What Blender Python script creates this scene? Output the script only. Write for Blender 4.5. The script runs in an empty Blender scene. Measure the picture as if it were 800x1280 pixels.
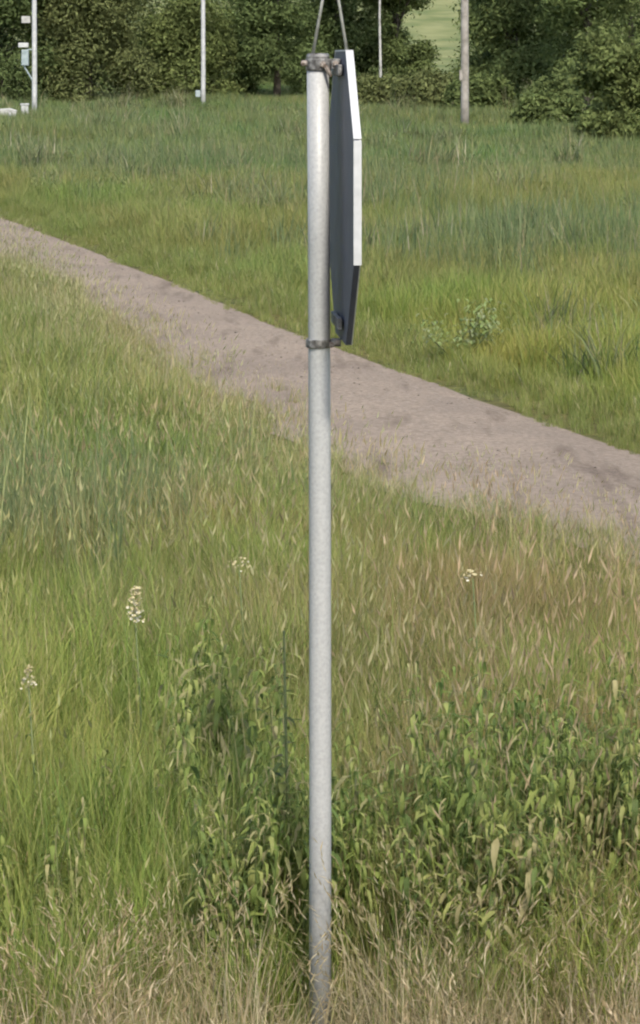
import bpy, bmesh, math, random
import numpy as np
from mathutils import Vector, Matrix

random.seed(7)
rng = np.random.default_rng(11)
scene = bpy.context.scene
COL = scene.collection

# ------------------------------------------------------------------ camera, sky, sun, exposure
F_PX, CAM_H, HORIZON = 3267.0, 2.6, 75.0          # in pixels of an 800 x 1280 frame
cam_data = bpy.data.cameras.new("camera")
cam = bpy.data.objects.new("camera", cam_data)
COL.objects.link(cam)
cam.location = (0, 0, CAM_H)
cam.rotation_euler = (math.radians(90), 0, 0)
cam_data.sensor_width = 36.0
cam_data.lens = F_PX / 1280.0 * 36.0
cam_data.shift_y = -(640 - HORIZON) / 1280.0
cam_data.clip_end = 3000
cam_data.clip_start = 0.05
scene.camera = cam
scene.render.resolution_x, scene.render.resolution_y = 640, 1024

SUN_EL, SUN_AZ = math.radians(50), math.radians(168)   # azimuth clockwise from +Y: behind the camera, a little right
world = bpy.data.worlds.new("World")
scene.world = world
world.use_nodes = True
wn = world.node_tree
sky = wn.nodes.new("ShaderNodeTexSky")
sky.sky_type = 'NISHITA'
sky.sun_disc = False
sky.sun_elevation = SUN_EL
sky.sun_rotation = SUN_AZ
sky.dust_density = 2.0
bg = wn.nodes["Background"]
bg.inputs["Strength"].default_value = 0.14
wn.links.new(sky.outputs[0], bg.inputs[0])

sun_data = bpy.data.lights.new("sun", 'SUN')
sun_data.energy = 2.5
sun_data.angle = math.radians(3.0)
sun_data.color = (1.0, 0.95, 0.86)
sun = bpy.data.objects.new("sun", sun_data)
COL.objects.link(sun)
to_sun = Vector((math.sin(SUN_AZ) * math.cos(SUN_EL), math.cos(SUN_AZ) * math.cos(SUN_EL), math.sin(SUN_EL)))
sun.rotation_euler = (-to_sun).to_track_quat('-Z', 'Y').to_euler()
sun.location = (5, -10, 20)

scene.view_settings.view_transform = 'Standard'
scene.view_settings.look = 'None'
scene.view_settings.gamma = 1.0
scene.view_settings.exposure = 0.86
scene.render.engine = 'CYCLES'
scene.cycles.max_bounces = 4
scene.cycles.diffuse_bounces = 2
scene.cycles.transmission_bounces = 3
scene.cycles.filter_width = 2.2
scene.cycles.use_denoising = True
scene.cycles.use_adaptive_sampling = True
scene.cycles.adaptive_threshold = 0.03
scene.cycles.adaptive_min_samples = 12


# ------------------------------------------------------------------ helpers
def at(px, py, z):
    """point at height z that the photograph shows at pixel (px, py)"""
    d = F_PX * (CAM_H - z) / (py - HORIZON)
    return ((px - 400) / F_PX * d, d, z)


def lateral(px, d):
    return (px - 400) / F_PX * d


def tag(o, label=None, cat=None, group=None, kind=None):
    if label: o["label"] = label
    if cat: o["category"] = cat
    if group: o["group"] = group
    if kind: o["kind"] = kind
    return o


def link(o, parent=None):
    COL.objects.link(o)
    if parent is not None:
        o.parent = parent
    return o


def empty(name, loc, rz=0.0):
    o = bpy.data.objects.new(name, None)
    o.empty_display_size = 0.1
    o.location = loc
    o.rotation_euler = (0, 0, rz)
    return link(o)


def from_bm(name, bm, mat, parent=None, smooth=False):
    me = bpy.data.meshes.new(name)
    bmesh.ops.recalc_face_normals(bm, faces=bm.faces)
    bm.to_mesh(me)
    bm.free()
    if smooth:
        for p in me.polygons: p.use_smooth = True
    me.materials.append(mat)
    return link(bpy.data.objects.new(name, me), parent)


def fast_mesh(name, verts, faces_flat, loop_tot, cols=None):
    """numpy arrays -> mesh; cols is per vertex rgb"""
    me = bpy.data.meshes.new(name)
    verts = np.asarray(verts, np.float32)
    faces_flat = np.asarray(faces_flat, np.int32)
    loop_tot = np.asarray(loop_tot, np.int32)
    me.vertices.add(len(verts))
    me.vertices.foreach_set("co", verts.ravel())
    me.loops.add(len(faces_flat))
    me.loops.foreach_set("vertex_index", faces_flat)
    me.polygons.add(len(loop_tot))
    starts = np.concatenate([[0], np.cumsum(loop_tot)[:-1]]).astype(np.int32)
    me.polygons.foreach_set("loop_start", starts)
    me.update(calc_edges=True)
    if cols is not None:
        a = me.color_attributes.new("col", 'FLOAT_COLOR', 'POINT')
        c4 = np.ones((len(verts), 4), np.float32)
        c4[:, :3] = cols
        a.data.foreach_set("color", c4.ravel())
    return me


def tube(bm, pts, radii, sides=10, cap=True):
    rings = []
    n = len(pts)
    for i, p in enumerate(pts):
        p = Vector(p)
        a = Vector(pts[max(i - 1, 0)])
        b = Vector(pts[min(i + 1, n - 1)])
        t = (b - a).normalized()
        u = t.cross(Vector((0, 1, 0)) if abs(t.y) < 0.9 else Vector((1, 0, 0))).normalized()
        v = t.cross(u)
        rings.append([bm.verts.new(p + (u * math.cos(2 * math.pi * k / sides) + v * math.sin(2 * math.pi * k / sides)) * radii[i]) for k in range(sides)])
    for r0, r1 in zip(rings, rings[1:]):
        for k in range(sides):
            bm.faces.new((r0[k], r0[(k + 1) % sides], r1[(k + 1) % sides], r1[k]))
    if cap:
        bm.faces.new(rings[0][::-1])
        bm.faces.new(rings[-1])
    return rings


def box(bm, c, s, bevel=0.0, rot=None):
    m = Matrix.Translation(c)
    if rot is not None: m = m @ rot
    r = bmesh.ops.create_cube(bm, size=1.0, matrix=m @ Matrix.Diagonal((*s, 1)))
    if bevel:
        es = list({e for v in r['verts'] for e in v.link_edges})
        bmesh.ops.bevel(bm, geom=es, offset=bevel, segments=2, affect='EDGES', profile=0.5)


class Noise:
    def __init__(s, seed):
        s.t = np.random.default_rng(seed).random((256, 256))

    def __call__(s, x, y, f=1.0, octaves=3):
        out, amp, tot = 0, 1.0, 0
        for o in range(octaves):
            X, Y = np.asarray(x) * f + 37.3 * o + 500, np.asarray(y) * f + 11.7 * o + 500
            i, j = np.floor(X).astype(int), np.floor(Y).astype(int)
            u, v = X - i, Y - j
            u, v = u * u * (3 - 2 * u), v * v * (3 - 2 * v)
            t = s.t
            n = (t[i % 256, j % 256] * (1 - u) + t[(i + 1) % 256, j % 256] * u) * (1 - v) + (t[i % 256, (j + 1) % 256] * (1 - u) + t[(i + 1) % 256, (j + 1) % 256] * u) * v
            out = out + n * amp
            tot += amp
            amp *= 0.5
            f *= 2.1
        return out / tot


n_patch, n_fine, n_height, n_edge = Noise(1), Noise(2), Noise(3), Noise(4)


def sstep(a, b, x):
    t = np.clip((np.asarray(x, float) - a) / (b - a), 0, 1)
    return t * t * (3 - 2 * t)


# ------------------------------------------------------------------ materials
def new_mat(name):
    m = bpy.data.materials.new(name)
    m.use_nodes = True
    nt = m.node_tree
    return m, nt, nt.nodes["Principled BSDF"]


def noise_mat(name, c0, c1, scale=20, rough=0.7, metal=0.0, bump=0.0, detail=6, mid=None, spec=0.4, lo=0.35, hi=0.65):
    m, nt, b = new_mat(name)
    tc = nt.nodes.new("ShaderNodeTexCoord")
    nz = nt.nodes.new("ShaderNodeTexNoise")
    nz.inputs["Scale"].default_value = scale
    nz.inputs["Detail"].default_value = detail
    nt.links.new(tc.outputs["Object"], nz.inputs["Vector"])
    r = nt.nodes.new("ShaderNodeValToRGB")
    r.color_ramp.elements[0].position, r.color_ramp.elements[1].position = lo, hi
    r.color_ramp.elements[0].color = (*c0, 1)
    r.color_ramp.elements[1].color = (*c1, 1)
    if mid:
        e = r.color_ramp.elements.new(0.5)
        e.color = (*mid, 1)
    nt.links.new(nz.outputs["Fac"], r.inputs[0])
    nt.links.new(r.outputs[0], b.inputs["Base Color"])
    b.inputs["Roughness"].default_value = rough
    b.inputs["Metallic"].default_value = metal
    b.inputs["Specular IOR Level"].default_value = spec
    if bump:
        bp = nt.nodes.new("ShaderNodeBump")
        bp.inputs["Strength"].default_value = bump
        bp.inputs["Distance"].default_value = 0.01
        nt.links.new(nz.outputs["Fac"], bp.inputs["Height"])
        nt.links.new(bp.outputs[0], b.inputs["Normal"])
    return m


def leaf_mat(name, tinted, translucency=0.48, rough=0.6, spec=0.18):
    m, nt, b = new_mat(name)
    at_ = nt.nodes.new("ShaderNodeAttribute")
    at_.attribute_name = "col"
    out = at_.outputs["Color"]
    if tinted:
        ti = nt.nodes.new("ShaderNodeAttribute")
        ti.attribute_type = 'INSTANCER'
        ti.attribute_name = "tint"
        mx = nt.nodes.new("ShaderNodeMix")
        mx.data_type = 'RGBA'
        mx.blend_type = 'MULTIPLY'
        mx.inputs[0].default_value = 1.0
        nt.links.new(out, mx.inputs[6])
        nt.links.new(ti.outputs["Color"], mx.inputs[7])
        out = mx.outputs[2]
    nt.links.new(out, b.inputs["Base Color"])
    b.inputs["Roughness"].default_value = rough
    b.inputs["Specular IOR Level"].default_value = spec
    tr = nt.nodes.new("ShaderNodeBsdfTranslucent")
    nt.links.new(out, tr.inputs["Color"])
    ms = nt.nodes.new("ShaderNodeMixShader")
    ms.inputs[0].default_value = translucency
    nt.links.new(b.outputs[0], ms.inputs[1])
    nt.links.new(tr.outputs[0], ms.inputs[2])
    nt.links.new(ms.outputs[0], nt.nodes["Material Output"].inputs[0])
    return m


M_GRASS = leaf_mat("grass_blades", True)
M_LEAF = leaf_mat("plant_leaves", False, 0.3)
M_TREE = leaf_mat("tree_leaves", False, 0.4, 0.75, 0.08)
M_GALV = noise_mat("galvanised_steel", (0.31, 0.31, 0.295), (0.42, 0.415, 0.395), 120, 0.5, 0.1, 0.06, mid=(0.37, 0.367, 0.35), lo=0.25, hi=0.75)
M_ROD = noise_mat("dull_steel_rod", (0.20, 0.20, 0.17), (0.32, 0.32, 0.28), 40, 0.6, 0.3)
M_BAND = noise_mat("weathered_steel_band", (0.07, 0.065, 0.058), (0.28, 0.27, 0.25), 60, 0.6, 0.3, 0.2, mid=(0.15, 0.145, 0.135))
M_RUST = noise_mat("rusty_bolt", (0.12, 0.085, 0.06), (0.34, 0.30, 0.26), 120, 0.7, 0.2)
M_BACK = noise_mat("dark_grey_sign_back", (0.055, 0.058, 0.085), (0.075, 0.078, 0.105), 12, 0.55)
M_RIM = noise_mat("white_sign_rim", (0.42, 0.42, 0.41), (0.49, 0.49, 0.48), 25, 0.45)
M_RED = noise_mat("red_sign_face", (0.42, 0.015, 0.02), (0.48, 0.02, 0.025), 15, 0.35)
M_WHITE = noise_mat("weathered_white_paint", (0.34, 0.35, 0.33), (0.50, 0.50, 0.48), 6, 0.5)
M_LAMP = noise_mat("pale_grey_lamp_post", (0.40, 0.40, 0.39), (0.52, 0.52, 0.50), 8, 0.5, 0.1)
M_WOOD = noise_mat("grey_weathered_wood", (0.20, 0.18, 0.15), (0.34, 0.31, 0.27), 6, 0.85, bump=0.3)
M_BARK = noise_mat("brown_bark", (0.05, 0.04, 0.03), (0.12, 0.10, 0.08), 8, 0.9, bump=0.5)
M_BIRCH = noise_mat("birch_bark", (0.10, 0.09, 0.08), (0.45, 0.44, 0.40), 2.5, 0.8, lo=0.3, hi=0.55)
M_PLASTIC = noise_mat("pale_blue_grey_plastic", (0.24, 0.29, 0.29), (0.32, 0.37, 0.37), 9, 0.4)
M_GLASS = noise_mat("lamp_lens", (0.5, 0.5, 0.5), (0.6, 0.6, 0.6), 5, 0.2)
M_CONC = noise_mat("pale_concrete", (0.30, 0.295, 0.27), (0.45, 0.44, 0.41), 12, 0.85, bump=0.2)

# ground: thatch and soil between the blades, pale hay field on the far hillside
m, nt, b = new_mat("thatch_and_soil")
tc = nt.nodes.new("ShaderNodeTexCoord")
n1 = nt.nodes.new("ShaderNodeTexNoise"); n1.inputs["Scale"].default_value = 9; n1.inputs["Detail"].default_value = 8
n2 = nt.nodes.new("ShaderNodeTexNoise"); n2.inputs["Scale"].default_value = 0.6; n2.inputs["Detail"].default_value = 4
for n_ in (n1, n2): nt.links.new(tc.outputs["Object"], n_.inputs["Vector"])
r1 = nt.nodes.new("ShaderNodeValToRGB")
r1.color_ramp.elements[0].position, r1.color_ramp.elements[1].position = 0.3, 0.7
r1.color_ramp.elements[0].color = (0.045, 0.05, 0.02, 1)
r1.color_ramp.elements[1].color = (0.13, 0.125, 0.05, 1)
nt.links.new(n1.outputs["Fac"], r1.inputs[0])
r2 = nt.nodes.new("ShaderNodeValToRGB")
r2.color_ramp.elements[0].position, r2.color_ramp.elements[1].position = 0.35, 0.65
r2.color_ramp.elements[0].color = (0.9, 1.0, 0.8, 1)
r2.color_ramp.elements[1].color = (1.1, 0.95, 0.8, 1)
nt.links.new(n2.outputs["Fac"], r2.inputs[0])
mx = nt.nodes.new("ShaderNodeMix"); mx.data_type = 'RGBA'; mx.blend_type = 'MULTIPLY'; mx.inputs[0].default_value = 1
nt.links.new(r1.outputs[0], mx.inputs[6]); nt.links.new(r2.outputs[0], mx.inputs[7])
nt.links.new(mx.outputs[2], b.inputs["Base Color"])
b.inputs["Roughness"].default_value = 0.95
b.inputs["Specular IOR Level"].default_value = 0.1
bp = nt.nodes.new("ShaderNodeBump"); bp.inputs["Strength"].default_value = 0.6; bp.inputs["Distance"].default_value = 0.03
nt.links.new(n1.outputs["Fac"], bp.inputs["Height"]); nt.links.new(bp.outputs[0], b.inputs["Normal"])
M_GROUND = m
M_HILL = noise_mat("pale_hay_field", (0.11, 0.135, 0.05), (0.21, 0.215, 0.095), 0.45, 0.95, detail=8, spec=0.1)

# path: pinkish grey worn gravel with dark wheel scuffs
m, nt, b = new_mat("pinkish_gravel")
tc = nt.nodes.new("ShaderNodeTexCoord")
n1 = nt.nodes.new("ShaderNodeTexNoise"); n1.inputs["Scale"].default_value = 26; n1.inputs["Detail"].default_value = 8; n1.inputs["Roughness"].default_value = 0.7
n2 = nt.nodes.new("ShaderNodeTexNoise"); n2.inputs["Scale"].default_value = 0.9; n2.inputs["Detail"].default_value = 5
mp = nt.nodes.new("ShaderNodeMapping")
mp.inputs["Rotation"].default_value = (0, 0, math.radians(-18))
mp.inputs["Scale"].default_value = (2.2, 0.35, 1)
n3 = nt.nodes.new("ShaderNodeTexNoise"); n3.inputs["Scale"].default_value = 1.6; n3.inputs["Detail"].default_value = 6; n3.inputs["Roughness"].default_value = 0.65
nt.links.new(tc.outputs["Object"], mp.inputs["Vector"]); nt.links.new(mp.outputs[0], n3.inputs["Vector"])
for n_ in (n1, n2): nt.links.new(tc.outputs["Object"], n_.inputs["Vector"])
r1 = nt.nodes.new("ShaderNodeValToRGB")
r1.color_ramp.elements[0].position, r1.color_ramp.elements[1].position = 0.3, 0.7
r1.color_ramp.elements[0].color = (0.150, 0.119, 0.089, 1)
r1.color_ramp.elements[1].color = (0.318, 0.260, 0.200, 1)
nt.links.new(n1.outputs["Fac"], r1.inputs[0])
r2 = nt.nodes.new("ShaderNodeValToRGB")
r2.color_ramp.elements[0].position, r2.color_ramp.elements[1].position = 0.35, 0.7
r2.color_ramp.elements[0].color = (0.88, 0.86, 0.86, 1)
r2.color_ramp.elements[1].color = (1.08, 1.06, 1.04, 1)
nt.links.new(n2.outputs["Fac"], r2.inputs[0])
r3 = nt.nodes.new("ShaderNodeValToRGB")
r3.color_ramp.elements[0].position, r3.color_ramp.elements[1].position = 0.33, 0.47
r3.color_ramp.elements[0].color = (0.66, 0.64, 0.63, 1)
r3.color_ramp.elements[1].color = (1, 1, 1, 1)
nt.links.new(n3.outputs["Fac"], r3.inputs[0])
mx = nt.nodes.new("ShaderNodeMix"); mx.data_type = 'RGBA'; mx.blend_type = 'MULTIPLY'; mx.inputs[0].default_value = 1
mx2 = nt.nodes.new("ShaderNodeMix"); mx2.data_type = 'RGBA'; mx2.blend_type = 'MULTIPLY'; mx2.inputs[0].default_value = 1
nt.links.new(r1.outputs[0], mx.inputs[6]); nt.links.new(r2.outputs[0], mx.inputs[7])
nt.links.new(mx.outputs[2], mx2.inputs[6]); nt.links.new(r3.outputs[0], mx2.inputs[7])
nt.links.new(mx2.outputs[2], b.inputs["Base Color"])
b.inputs["Roughness"].default_value = 0.95
b.inputs["Specular IOR Level"].default_value = 0.15
bp = nt.nodes.new("ShaderNodeBump"); bp.inputs["Strength"].default_value = 0.5; bp.inputs["Distance"].default_value = 0.015
nt.links.new(n1.outputs["Fac"], bp.inputs["Height"]); nt.links.new(bp.outputs[0], b.inputs["Normal"])
M_PATH = m

# ------------------------------------------------------------------ terrain
_ZY = np.array([-60, 26, 34, 50, 65, 80, 90, 100, 112, 130, 180, 260, 420, 800, 1500], float)
_ZZ = np.array([0, 0, 0.10, 0.46, 0.87, 1.22, 1.46, 1.75, 2.2, 3.6, 10, 24, 52, 90, 110], float)


def ground_z(y):
    return np.interp(y, _ZY, _ZZ)


_PC = np.polyfit([10.5, 14, 17.2, 20, 23.5, 28, 31.2, 35, 39, 44], [4.5, 3.15, 2.1, 1.2, 0.1, -1.12, -2.05, -3.3, -4.75, -6.7], 3)
_PD = np.polyder(_PC)


def path_far(y):
    """x of the path's far edge at depth y"""
    y = np.asarray(y, float)
    c = np.clip(y, 10.5, 44.0)
    slope = np.where(y < 10.5, np.polyval(_PD, 10.5), np.polyval(_PD, 44.0))
    return np.polyval(_PC, c) + slope * (y - c)


def path_near(y):
    return path_far(y) - np.interp(y, [9, 13.8, 15.6, 19.5, 22, 26, 29, 32, 36], [1.5, 1.6, 2.1, 2.0, 1.95, 1.7, 1.6, 2.0, 2.3])


ys = np.unique(np.concatenate([np.arange(-60, 20, 4.0), np.arange(20, 130, 2.0), np.arange(130, 300, 10.0), np.arange(300, 1501, 60.0), _ZY]))
ys_ground = ys[ys <= 104]
xs = np.concatenate([np.arange(-400, -40, 40.0), np.arange(-40, 41, 4.0), np.arange(80, 401, 40.0)])


def sheet(name, xs, ys, mat, zoff=0.0):
    X, Y = np.meshgrid(xs, ys)
    V = np.stack([X, Y, ground_z(Y) + zoff], -1).reshape(-1, 3)
    nx, ny = len(xs), len(ys)
    i = (np.arange(ny - 1)[:, None] * nx + np.arange(nx - 1)[None, :]).ravel()
    Fq = np.stack([i, i + 1, i + nx + 1, i + nx], -1)
    me = fast_mesh(name, V, Fq.ravel(), np.full(len(Fq), 4))
    me.materials.append(mat)
    return link(bpy.data.objects.new(name, me))


tag(sheet("ground", xs, ys_ground, M_GROUND), "grassy verge and meadow soil under the long grass", "ground", kind="structure")
tag(sheet("hillside", np.concatenate([np.arange(-900, -400, 100.0), xs, np.arange(500, 901, 100.0)]), ys[ys >= 104], M_HILL), "pale sunlit hay field rising behind the trees", "hill", kind="structure")

py_ = np.unique(np.concatenate([np.arange(-40, 100, 0.5), ys_ground[(ys_ground > -40) & (ys_ground < 100)]]))
pv, pf = [], []
NC = 9
for k, y in enumerate(py_):
    e1 = 0.3 * (n_edge(0.0, y, 0.8) - 0.5) - 0.10
    e2 = 0.10 * (n_edge(9.0, y, 0.9) - 0.5)
    a, c = path_near(y) + e1, path_far(y) + e2
    for j in range(NC):
        t = j / (NC - 1)
        pv.append((a + (c - a) * t, y, ground_z(y) + 0.006 + 0.05 * (1 - (2 * t - 1) ** 2) + (0.008 * (n_fine(a * 2 + t * 5, y * 2) - 0.5) if 0 < j < NC - 1 else 0)))
    if k:
        for j in range(NC - 1):
            q = k * NC + j
            pf.append((q - NC, q - NC + 1, q + 1, q))
me = fast_mesh("gravel_path", pv, np.array(pf).ravel(), np.full(len(pf), 4))
for p in me.polygons: p.use_smooth = True
me.materials.append(M_PATH)
tag(link(bpy.data.objects.new("path", me)), "pinkish grey gravel path crossing the meadow diagonally behind the post", "path", kind="structure")


# ------------------------------------------------------------------ road sign on its post
sign_root = empty("road_sign", (0, 7, 0))
tag(sign_root, "octagonal road sign seen edge on, bolted to a tall galvanised steel post", "road sign")
bm = bmesh.new()
tube(bm, [(0.0, 0, -0.3), (0.001, 0, 0.6), (0.0, 0, 1.4), (-0.003, 0, 2.1), (-0.006, 0, 2.60)], [0.0295] * 5, 28)
bmesh.ops.remove_doubles(bm, verts=bm.verts, dist=1e-5)
post = from_bm("post", bm, M_GALV, sign_root, True)
bm = bmesh.new()
tube(bm, [(-0.006, 0, 2.600), (-0.006, 0, 2.612), (-0.006, 0, 2.618)], [0.0308, 0.0308, 0.026], 24)
from_bm("post_cap", bm, M_BAND, sign_root, True)

# panel: local frame with the face towards +X, turned a little so that its back shows
panel = bpy.data.objects.new("sign_panel", None)
panel.empty_display_size = 0.1
link(panel, sign_root)
D, TH = 0.775, 0.0185
panel.location = (0.064, 0, 2.238)
panel.rotation_euler = (0, 0, math.radians(4.6))
octo = [(D / 2 / math.cos(math.pi / 8) * math.cos(math.pi / 8 + k * math.pi / 4), D / 2 / math.cos(math.pi / 8) * math.sin(math.pi / 8 + k * math.pi / 4)) for k in range(8)]


def plate(name, s, x0, x1, mat, parent):
    bm = bmesh.new()
    a = [bm.verts.new((x0, y * s, z * s)) for y, z in octo]
    c = [bm.verts.new((x1, y * s, z * s)) for y, z in octo]
    bm.faces.new(a); bm.faces.new(c[::-1])
    for k in range(8): bm.faces.new((a[k], a[(k + 1) % 8], c[(k + 1) % 8], c[k]))
    return from_bm(name, bm, mat, parent)


plate("back_plate", 0.992, -TH / 2, TH / 2 - 0.004, M_BACK, panel)
plate("front_border", 0.992, TH / 2 - 0.004, TH / 2 - 0.001, M_RIM, panel)
plate("red_face", 0.93, TH / 2 - 0.001, TH / 2 + 0.0005, M_RED, panel)
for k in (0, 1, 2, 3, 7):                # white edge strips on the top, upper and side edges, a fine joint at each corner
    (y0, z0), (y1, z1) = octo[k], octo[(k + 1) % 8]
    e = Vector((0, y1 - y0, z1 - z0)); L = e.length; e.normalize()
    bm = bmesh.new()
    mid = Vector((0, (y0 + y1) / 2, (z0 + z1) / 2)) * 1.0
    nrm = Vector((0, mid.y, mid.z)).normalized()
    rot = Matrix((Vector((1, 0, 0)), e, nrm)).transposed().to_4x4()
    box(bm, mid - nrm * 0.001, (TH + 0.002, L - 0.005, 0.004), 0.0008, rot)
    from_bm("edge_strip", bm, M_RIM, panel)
# two stiffening rails on the back that the clamps hold
for z in (0.335, -0.335):
    bm = bmesh.new()
    box(bm, (-0.020, 0, z), (0.012, 0.22, 0.03), 0.002)
    from_bm("back_rail", bm, M_BAND, panel)

for zc, nm in ((2.588, "a"), (1.842, "b")):
    cl = bpy.data.objects.new("clamp", None)
    cl.empty_display_size = 0.05
    cl.location = (-0.004, 0, zc)
    link(cl, sign_root)
    bm = bmesh.new()
    hh = 0.016 if nm == "a" else 0.011
    prof = [(0.0335, -hh), (0.0345, -hh * 0.8), (0.0345, hh * 0.8), (0.0335, hh), (0.030, hh), (0.030, -hh)]
    S = 28
    rings = [[bm.verts.new((r * math.cos(2 * math.pi * k / S), r * math.sin(2 * math.pi * k / S), z)) for r, z in prof] for k in range(S)]
    for k in range(S):
        for j in range(len(prof)):
            bm.faces.new((rings[k][j], rings[(k + 1) % S][j], rings[(k + 1) % S][(j + 1) % 6], rings[k][(j + 1) % 6]))
    from_bm("band", bm, M_BAND, cl)
    bm = bmesh.new()
    box(bm, (0.047, -0.014, 0.002), (0.026, 0.012, hh * 1.7), 0.002)
    from_bm("lug", bm, M_BAND, cl)
    bm = bmesh.new()
    box(bm, (0.047, 0.014, 0.002), (0.026, 0.012, hh * 1.7), 0.002)
    from_bm("lug", bm, M_BAND, cl)
    for (bx_, by_, bz_) in ((0.012, -0.040, 0.0), (0.046, -0.025, 0.002)) if nm == "a" else ((0.036, -0.024, -0.002), (0.050, -0.024, 0.004)):
        bm = bmesh.new()
        tube(bm, [(bx_, by_ + 0.016, bz_), (bx_, by_ + 0.002, bz_), (bx_, by_, bz_)], [0.009, 0.009, 0.007], 6)
        from_bm("bolt", bm, M_RUST, cl)
    if nm == "a":
        bm = bmesh.new()
        tube(bm, [(-0.03, -0.012, 0.004), (-0.044, -0.012, 0.003), (-0.047, -0.012, 0.003)], [0.008, 0.008, 0.006], 8)
        from_bm("bolt", bm, M_RUST, cl)
        bm = bmesh.new()
        tube(bm, [(0.018, -0.036, -0.004), (0.028, -0.037, -0.022), (0.033, -0.036, -0.032)], [0.006, 0.006, 0.004], 8)
        from_bm("bolt", bm, M_RUST, cl)
# two slim rods rising from the top clamp and leaning together above the post
for x0 in (-0.022, 0.076):
    bm = bmesh.new()
    apex = Vector((0.029, 0, 2.885))
    p0 = Vector((x0, -0.002, 2.60))
    tube(bm, [p0, p0.lerp(apex, 0.5), apex], [0.0046, 0.0042, 0.0038], 10)
    from_bm("stay_rod", bm, M_ROD, sign_root, True)
bm = bmesh.new()
tube(bm, [(0.029, 0, 2.872), (0.029, 0, 2.90), (0.029, 0, 2.905)], [0.012, 0.012, 0.008], 10)
from_bm("rod_cap", bm, M_GALV, sign_root, True)

# ------------------------------------------------------------------ lamp posts, pole and roadside bits at the far edge of the meadow
def taper_pole(parent, h, r0, r1, mat, name="shaft"):
    bm = bmesh.new()
    n = 8
    tube(bm, [(0.02 * math.sin(k * 1.3) * (k / n) * 0.5, 0, -0.4 + (h + 0.4) * k / n) for k in range(n + 1)], [r0 + (r1 - r0) * k / n for k in range(n + 1)], 14)
    return from_bm(name, bm, mat, parent, True)


def lamp_head(parent, h, side):
    bm = bmesh.new()
    tube(bm, [(0, 0, h - 0.05), (0.05 * side, 0, h + 0.15), (0.5 * side, 0, h + 0.28), (1.1 * side, 0, h + 0.32)], [0.04, 0.035, 0.03, 0.03], 8)
    from_bm("arm", bm, M_LAMP, parent, True)
    bm = bmesh.new()
    box(bm, (1.35 * side, 0, h + 0.33), (0.6, 0.24, 0.11), 0.03)
    hd = from_bm("lamp_head", bm, M_LAMP, parent)
    bm = bmesh.new()
    box(bm, (1.38 * side, 0, h + 0.262), (0.42, 0.17, 0.022), 0.006)
    from_bm("lens", bm, M_GLASS, hd)


d = 72.0
lp = empty("lamp_post", (lateral(43, d), d, float(ground_z(d))))
tag(lp, "white lamp post at far left carrying a pale meter box and small plate", "lamp post", "pale posts along the tree line")
taper_pole(lp, 8.0, 0.075, 0.055, M_LAMP)
lamp_head(lp, 8.0, 1)
PX = d / F_PX


def rel(px, py):                       # photo pixel -> local x, z beside the lamp post
    return (px - 43) * PX, CAM_H - (py - HORIZON) * PX - float(ground_z(d))


x, z = rel(31.5, 72)
bm = bmesh.new(); box(bm, (x, 0, z), (9 * PX, 0.16, 20 * PX), 0.02); mb = from_bm("meter_box", bm, M_PLASTIC, lp)
x2, z2 = rel(29.5, 56.5)
bm = bmesh.new(); box(bm, (x2, 0, z2), (12.5 * PX, 0.22, 6 * PX), 0.02); from_bm("hood", bm, M_WHITE, mb)
bm = bmesh.new()
xa, za = rel(29.5, 82); xb, zb = rel(41, 101)
tube(bm, [(xa, 0, za), (xb, 0, zb)], [0.022, 0.022], 8); from_bm("strut", bm, M_PLASTIC, mb)
bm = bmesh.new()
xa, za = rel(33, 62); xb, zb = rel(43, 62)
tube(bm, [(xa, 0, za), (xb, 0, zb)], [0.02, 0.02], 8); from_bm("bracket", bm, M_PLASTIC, mb)
x, z = rel(32.5, 24.5)
bm = bmesh.new(); box(bm, (x, -0.03, z), (11 * PX, 0.03, 8.5 * PX), 0.006)
from_bm("plate", bm, M_CONC, lp)

d2 = 78.0
lp2 = empty("lamp_post", (lateral(254, d2), d2, float(ground_z(d2))))
tag(lp2, "slim white lamp post in front of the olive bush, small box near its foot", "lamp post", "pale posts along the tree line")
taper_pole(lp2, 8.0, 0.072, 0.055, M_LAMP)
lamp_head(lp2, 8.0, 1)
bm = bmesh.new(); box(bm, (-6.5 * d2 / F_PX, 0, 0.42), (0.15, 0.14, 0.2), 0.02); from_bm("fuse_box", bm, M_PLASTIC, lp2)
bm = bmesh.new(); tube(bm, [(-0.16, 0, 0.42), (0, 0, 0.42)], [0.02, 0.02], 8); from_bm("bracket", bm, M_LAMP, lp2)

d3 = 65.0
up = empty("utility_pole", (lateral(581, d3), d3, float(ground_z(d3))))
tag(up, "grey weathered wooden utility pole in front of the trees on the right", "pole")
taper_pole(up, 8.5, 0.105, 0.085, M_WOOD)
bm = bmesh.new(); box(bm, (-0.1, -0.04, 1.35), (0.07, 0.08, 0.26), 0.012); from_bm("junction_box", bm, M_WOOD, up)
bm = bmesh.new(); tube(bm, [(0, 0, 8.4), (0, 0, 8.5), (0, 0, 8.6)], [0.1, 0.1, 0.03], 12); from_bm("pole_cap", bm, M_LAMP, up)

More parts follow.
